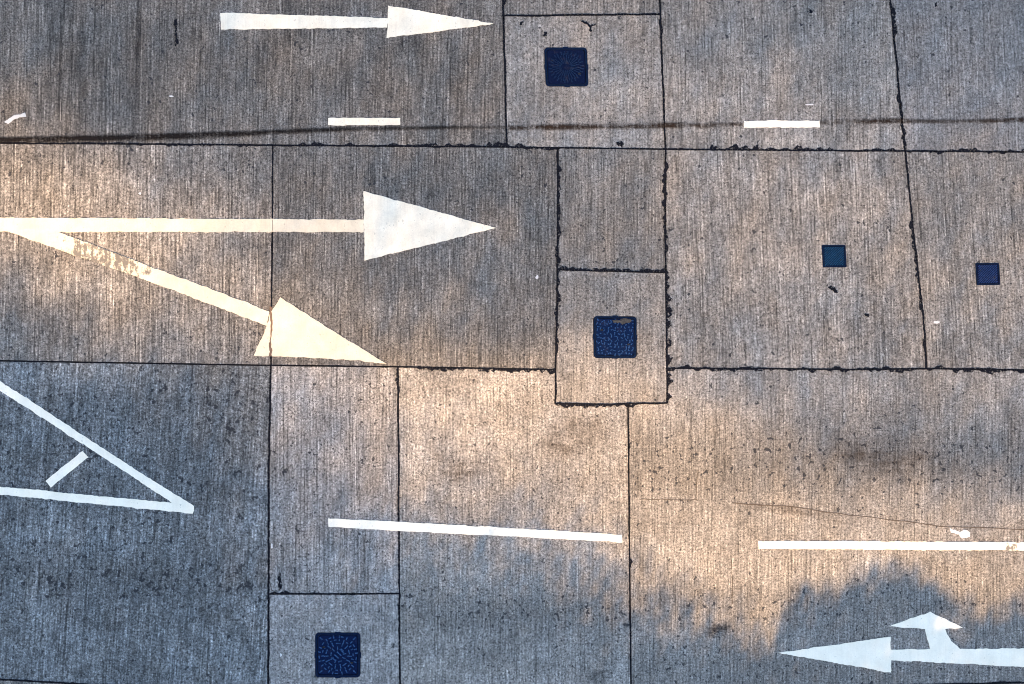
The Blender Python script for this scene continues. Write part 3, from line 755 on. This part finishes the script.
def build_shade_trees():
    leaf_area = .0032
    shadow = leaf_area * .5 / math.sin(EL)
    def sow(fn, YT, spread, x0, x1, y0, y1, mx, my):
        area = (x1 - x0) * (y1 - y0) * S * S
        N = int(area * 4.6 / shadow)
        px = nrg.uniform(x0, x1, N); py = nrg.uniform(y0, y1, N)
        tau = np.minimum(-np.log(np.maximum(fn(px, py), 1e-3)), 4.6)
        # loose clumping, and ragged outer edges of the crowns
        lob = .5 + .5 * np.sin(px * .045 + 3 * np.sin(py * .021)) * np.sin(py * .062 + 2 * np.sin(px * .017))
        edge = np.minimum.reduce([(px - x0) / mx, (x1 - px) / mx, (py - y0) / my, (y1 - py) / my])
        keep = nrg.uniform(0, 1, N) < (tau / 4.6) * (.95 + .10 * lob) * np.clip(edge * 1.1 + .15 * nrg.normal(0, 1, N), 0, 1)
        px, py, tau = px[keep], py[keep], tau[keep]; n = len(px)
        gx = (px - 512) * S; gy = (342 - py) * S
        Y = YT + nrg.normal(0, spread, n)
        t = (Y - gy) / SUN.y
        return gx + t * SUN.x, Y, t * SUN.z, tau
    X, Y, Z, TAU = sow(trans_far, -33.0, 1.6, -260, 1290, -170, 800, 150, 110)  # unseen back row, added so its leaves cast the wanted sun patches
    X2, Y2, Z2, TAU2 = sow(edge_shade, -17.6, .9, -150, 1290, 480, 860, 60, 60)  # unseen kerb row, leaves placed to cast the tree shadow and lower shade
    n = len(X) + len(X2)
    trunks = [X.min() + (X.max() - X.min()) * (q + .5) / 5 for q in range(5)]
    own = np.argmin(np.abs(X[:, None] + nrg.normal(0, .5, len(X))[:, None] - np.array(trunks)[None, :]), axis=1)
    near = [X2.min() + (X2.max() - X2.min()) * (q + .5) / 4 for q in range(4)]
    own2 = np.argmin(np.abs(X2[:, None] + nrg.normal(0, .4, len(X2))[:, None] - np.array(near)[None, :]), axis=1)
    rows_ = [(trunks[q], -33.0, X[own == q], Y[own == q], Z[own == q], TAU[own == q], .26) for q in range(5)] + \
            [(near[q], -17.6, X2[own2 == q], Y2[own2 == q], Z2[own2 == q], TAU2[own2 == q], .14) for q in range(4)]
    lm = [NT('leaf_green'), NT('leaf_light')]
    for k, c in zip(lm, ((.045, .085, .022), (.075, .115, .03))):
        k.l.new(k.scale_col(k.mix(k.noise(k.pos, 2, 3, .6), tuple(c), (c[0] * 1.5, c[1] * 1.2, c[2])), 1.0), k.b.inputs['Base Color'])
        k.b.inputs['Roughness'].default_value = .6
    bark = plain('bark', (.11, .085, .06), .9, .9, 6)
    def shaded(p):
        t = p.z / SUN.z; a = np.array([(p.x - t * SUN.x) / S + 512]); b = np.array([342 - (p.y - t * SUN.y) / S])
        return not (-60 < a[0] < 1084 and -60 < b[0] < 744) or float(trans_far(a, b)[0] * edge_shade(a, b)[0]) < .30
    order = ['first', 'second', 'third', 'fourth', 'fifth']
    for q, (tx, ty, xs, ys, zs, ta, tr) in enumerate(rows_):
        P = np.stack([xs, ys, zs], 1); k = len(P)
        base = Vector((tx, ty, .10))
        e = empty('shade_tree', base)  # unseen tree, its crown shaped by the shade it has to cast
        if q < 5: tag(e, 'unseen tall tree added to shape the sun patches, ' + order[q] + ' from the left of the back row', 'tree', 'unseen tall trees added to shape the sun patches')
        else: tag(e, 'small unseen tree at the kerb, crown shaped to cast the lower shade, ' + order[q - 5] + ' from the left', 'tree', 'small unseen trees at the kerb, shaped to cast the lower shade')
        # leaves: folded four-point blades in random attitudes
        u = nrg.normal(0, 1, (k, 3)); u /= np.linalg.norm(u, axis=1)[:, None]
        v = np.cross(u, nrg.normal(0, 1, (k, 3))); v /= np.linalg.norm(v, axis=1)[:, None]
        s = nrg.uniform(.75, 1.25, k)[:, None]
        B = np.array(base)
        a = P - u * .053 * s - B; b = P + v * .030 * s - B; c = P + u * .053 * s - B; d = P - v * .030 * s - B
        verts = np.stack([a, b, c, d], 1).reshape(-1, 3)
        faces = np.arange(k * 4).reshape(-1, 4)
        me = bpy.data.meshes.new('crown'); me.from_pydata(verts.tolist(), [], faces.tolist())
        me.materials.append(lm[0].mat); me.materials.append(lm[1].mat)
        me.polygons.foreach_set('material_index', (nrg.uniform(0, 1, k) < .35).astype(np.int32)); me.update()
        o = bpy.data.objects.new('crown', me); COL.objects.link(o); o.parent = e
        # trunk and limbs, tapered tubes reaching into the leaves
        bm = bmesh.new()
        def tube(p0, p1, r0, r1, bend=.25, n=8, seg=6):
            rows = []
            ax = (p1 - p0); L = ax.length
            side = ax.cross(Vector((rng.uniform(-1, 1), rng.uniform(-1, 1), .3))).normalized() * L * bend * rng.uniform(-.5, .5)
            for i in range(seg + 1):
                tt = i / seg; c = p0 + ax * tt + side * math.sin(math.pi * tt); r = r0 + (r1 - r0) * tt
                dz = ax.normalized(); X_ = dz.orthogonal().normalized(); Y_ = dz.cross(X_)
                rows.append([bm.verts.new(c + X_ * r * math.cos(2 * math.pi * w / n) + Y_ * r * math.sin(2 * math.pi * w / n)) for w in range(n)])
            for i in range(seg):
                for w in range(n):
                    bm.faces.new((rows[i][w], rows[i][(w + 1) % n], rows[i + 1][(w + 1) % n], rows[i + 1][w]))
        zc = float(np.percentile(P[:, 2], 3)) - .2
        top = Vector((rng.uniform(-.3, .3), 0, max(2.5, zc - 2.2)))
        tube(Vector((0, 0, -.2)), top, tr, tr * .65, .04)
        dense = P[ta > 1.6] if (ta > 1.6).any() else P
        for w in range(9):
            for tries in range(80):
                tgt = Vector(dense[nrg.integers(0, len(dense))].tolist()) - base
                if all(shaded(base + top.lerp(tgt, f)) for f in (.15, .3, .45, .6, .75, .9, 1)): break
            else: continue
            tube(top - Vector((0, 0, .1)), tgt, tr * .16, .01, .2)
        bmesh.ops.recalc_face_normals(bm, faces=bm.faces)
        tomesh('trunk', bm, bark, e)
    print('leaves', n)
build_shade_trees()

# ------------------------------------------------------------------ light, camera, output
w = bpy.data.worlds.new('World'); SC.world = w; w.use_nodes = True
nt = w.node_tree
sky = nt.nodes.new('ShaderNodeTexSky'); sky.sky_type = 'NISHITA'; sky.sun_disc = False; sky.dust_density = 1.0; sky.ozone_density = 1.1
sky.sun_elevation = EL; sky.sun_rotation = AZ
bg = nt.nodes['Background']; bg.inputs['Strength'].default_value = .122
nt.links.new(sky.outputs[0], bg.inputs['Color'])

ld = bpy.data.lights.new('sun', 'SUN'); ld.energy = 5.0; ld.angle = math.radians(.5); ld.color = (1.0, .60, .27)
lo = bpy.data.objects.new('sun', ld); COL.objects.link(lo); lo.location = SUN * 60
lo.rotation_euler = SUN.to_track_quat('Z', 'Y').to_euler()

H = 22.0
cd = bpy.data.cameras.new('camera'); cam = bpy.data.objects.new('camera', cd); COL.objects.link(cam)
cam.location = (0, 0, H); cam.rotation_euler = (0, 0, 0)
cd.sensor_width = 36; cd.lens = 36 * H / 16.0; cd.clip_end = 2000; cd.clip_start = .1
SC.camera = cam
vs = SC.view_settings
vs.view_transform = 'Standard'; vs.look = 'None'; vs.gamma = 1.0; vs.exposure = 1.93; vs.use_curve_mapping = False
SC.cycles.max_bounces = 4
SC.cycles.filter_width = 1.0
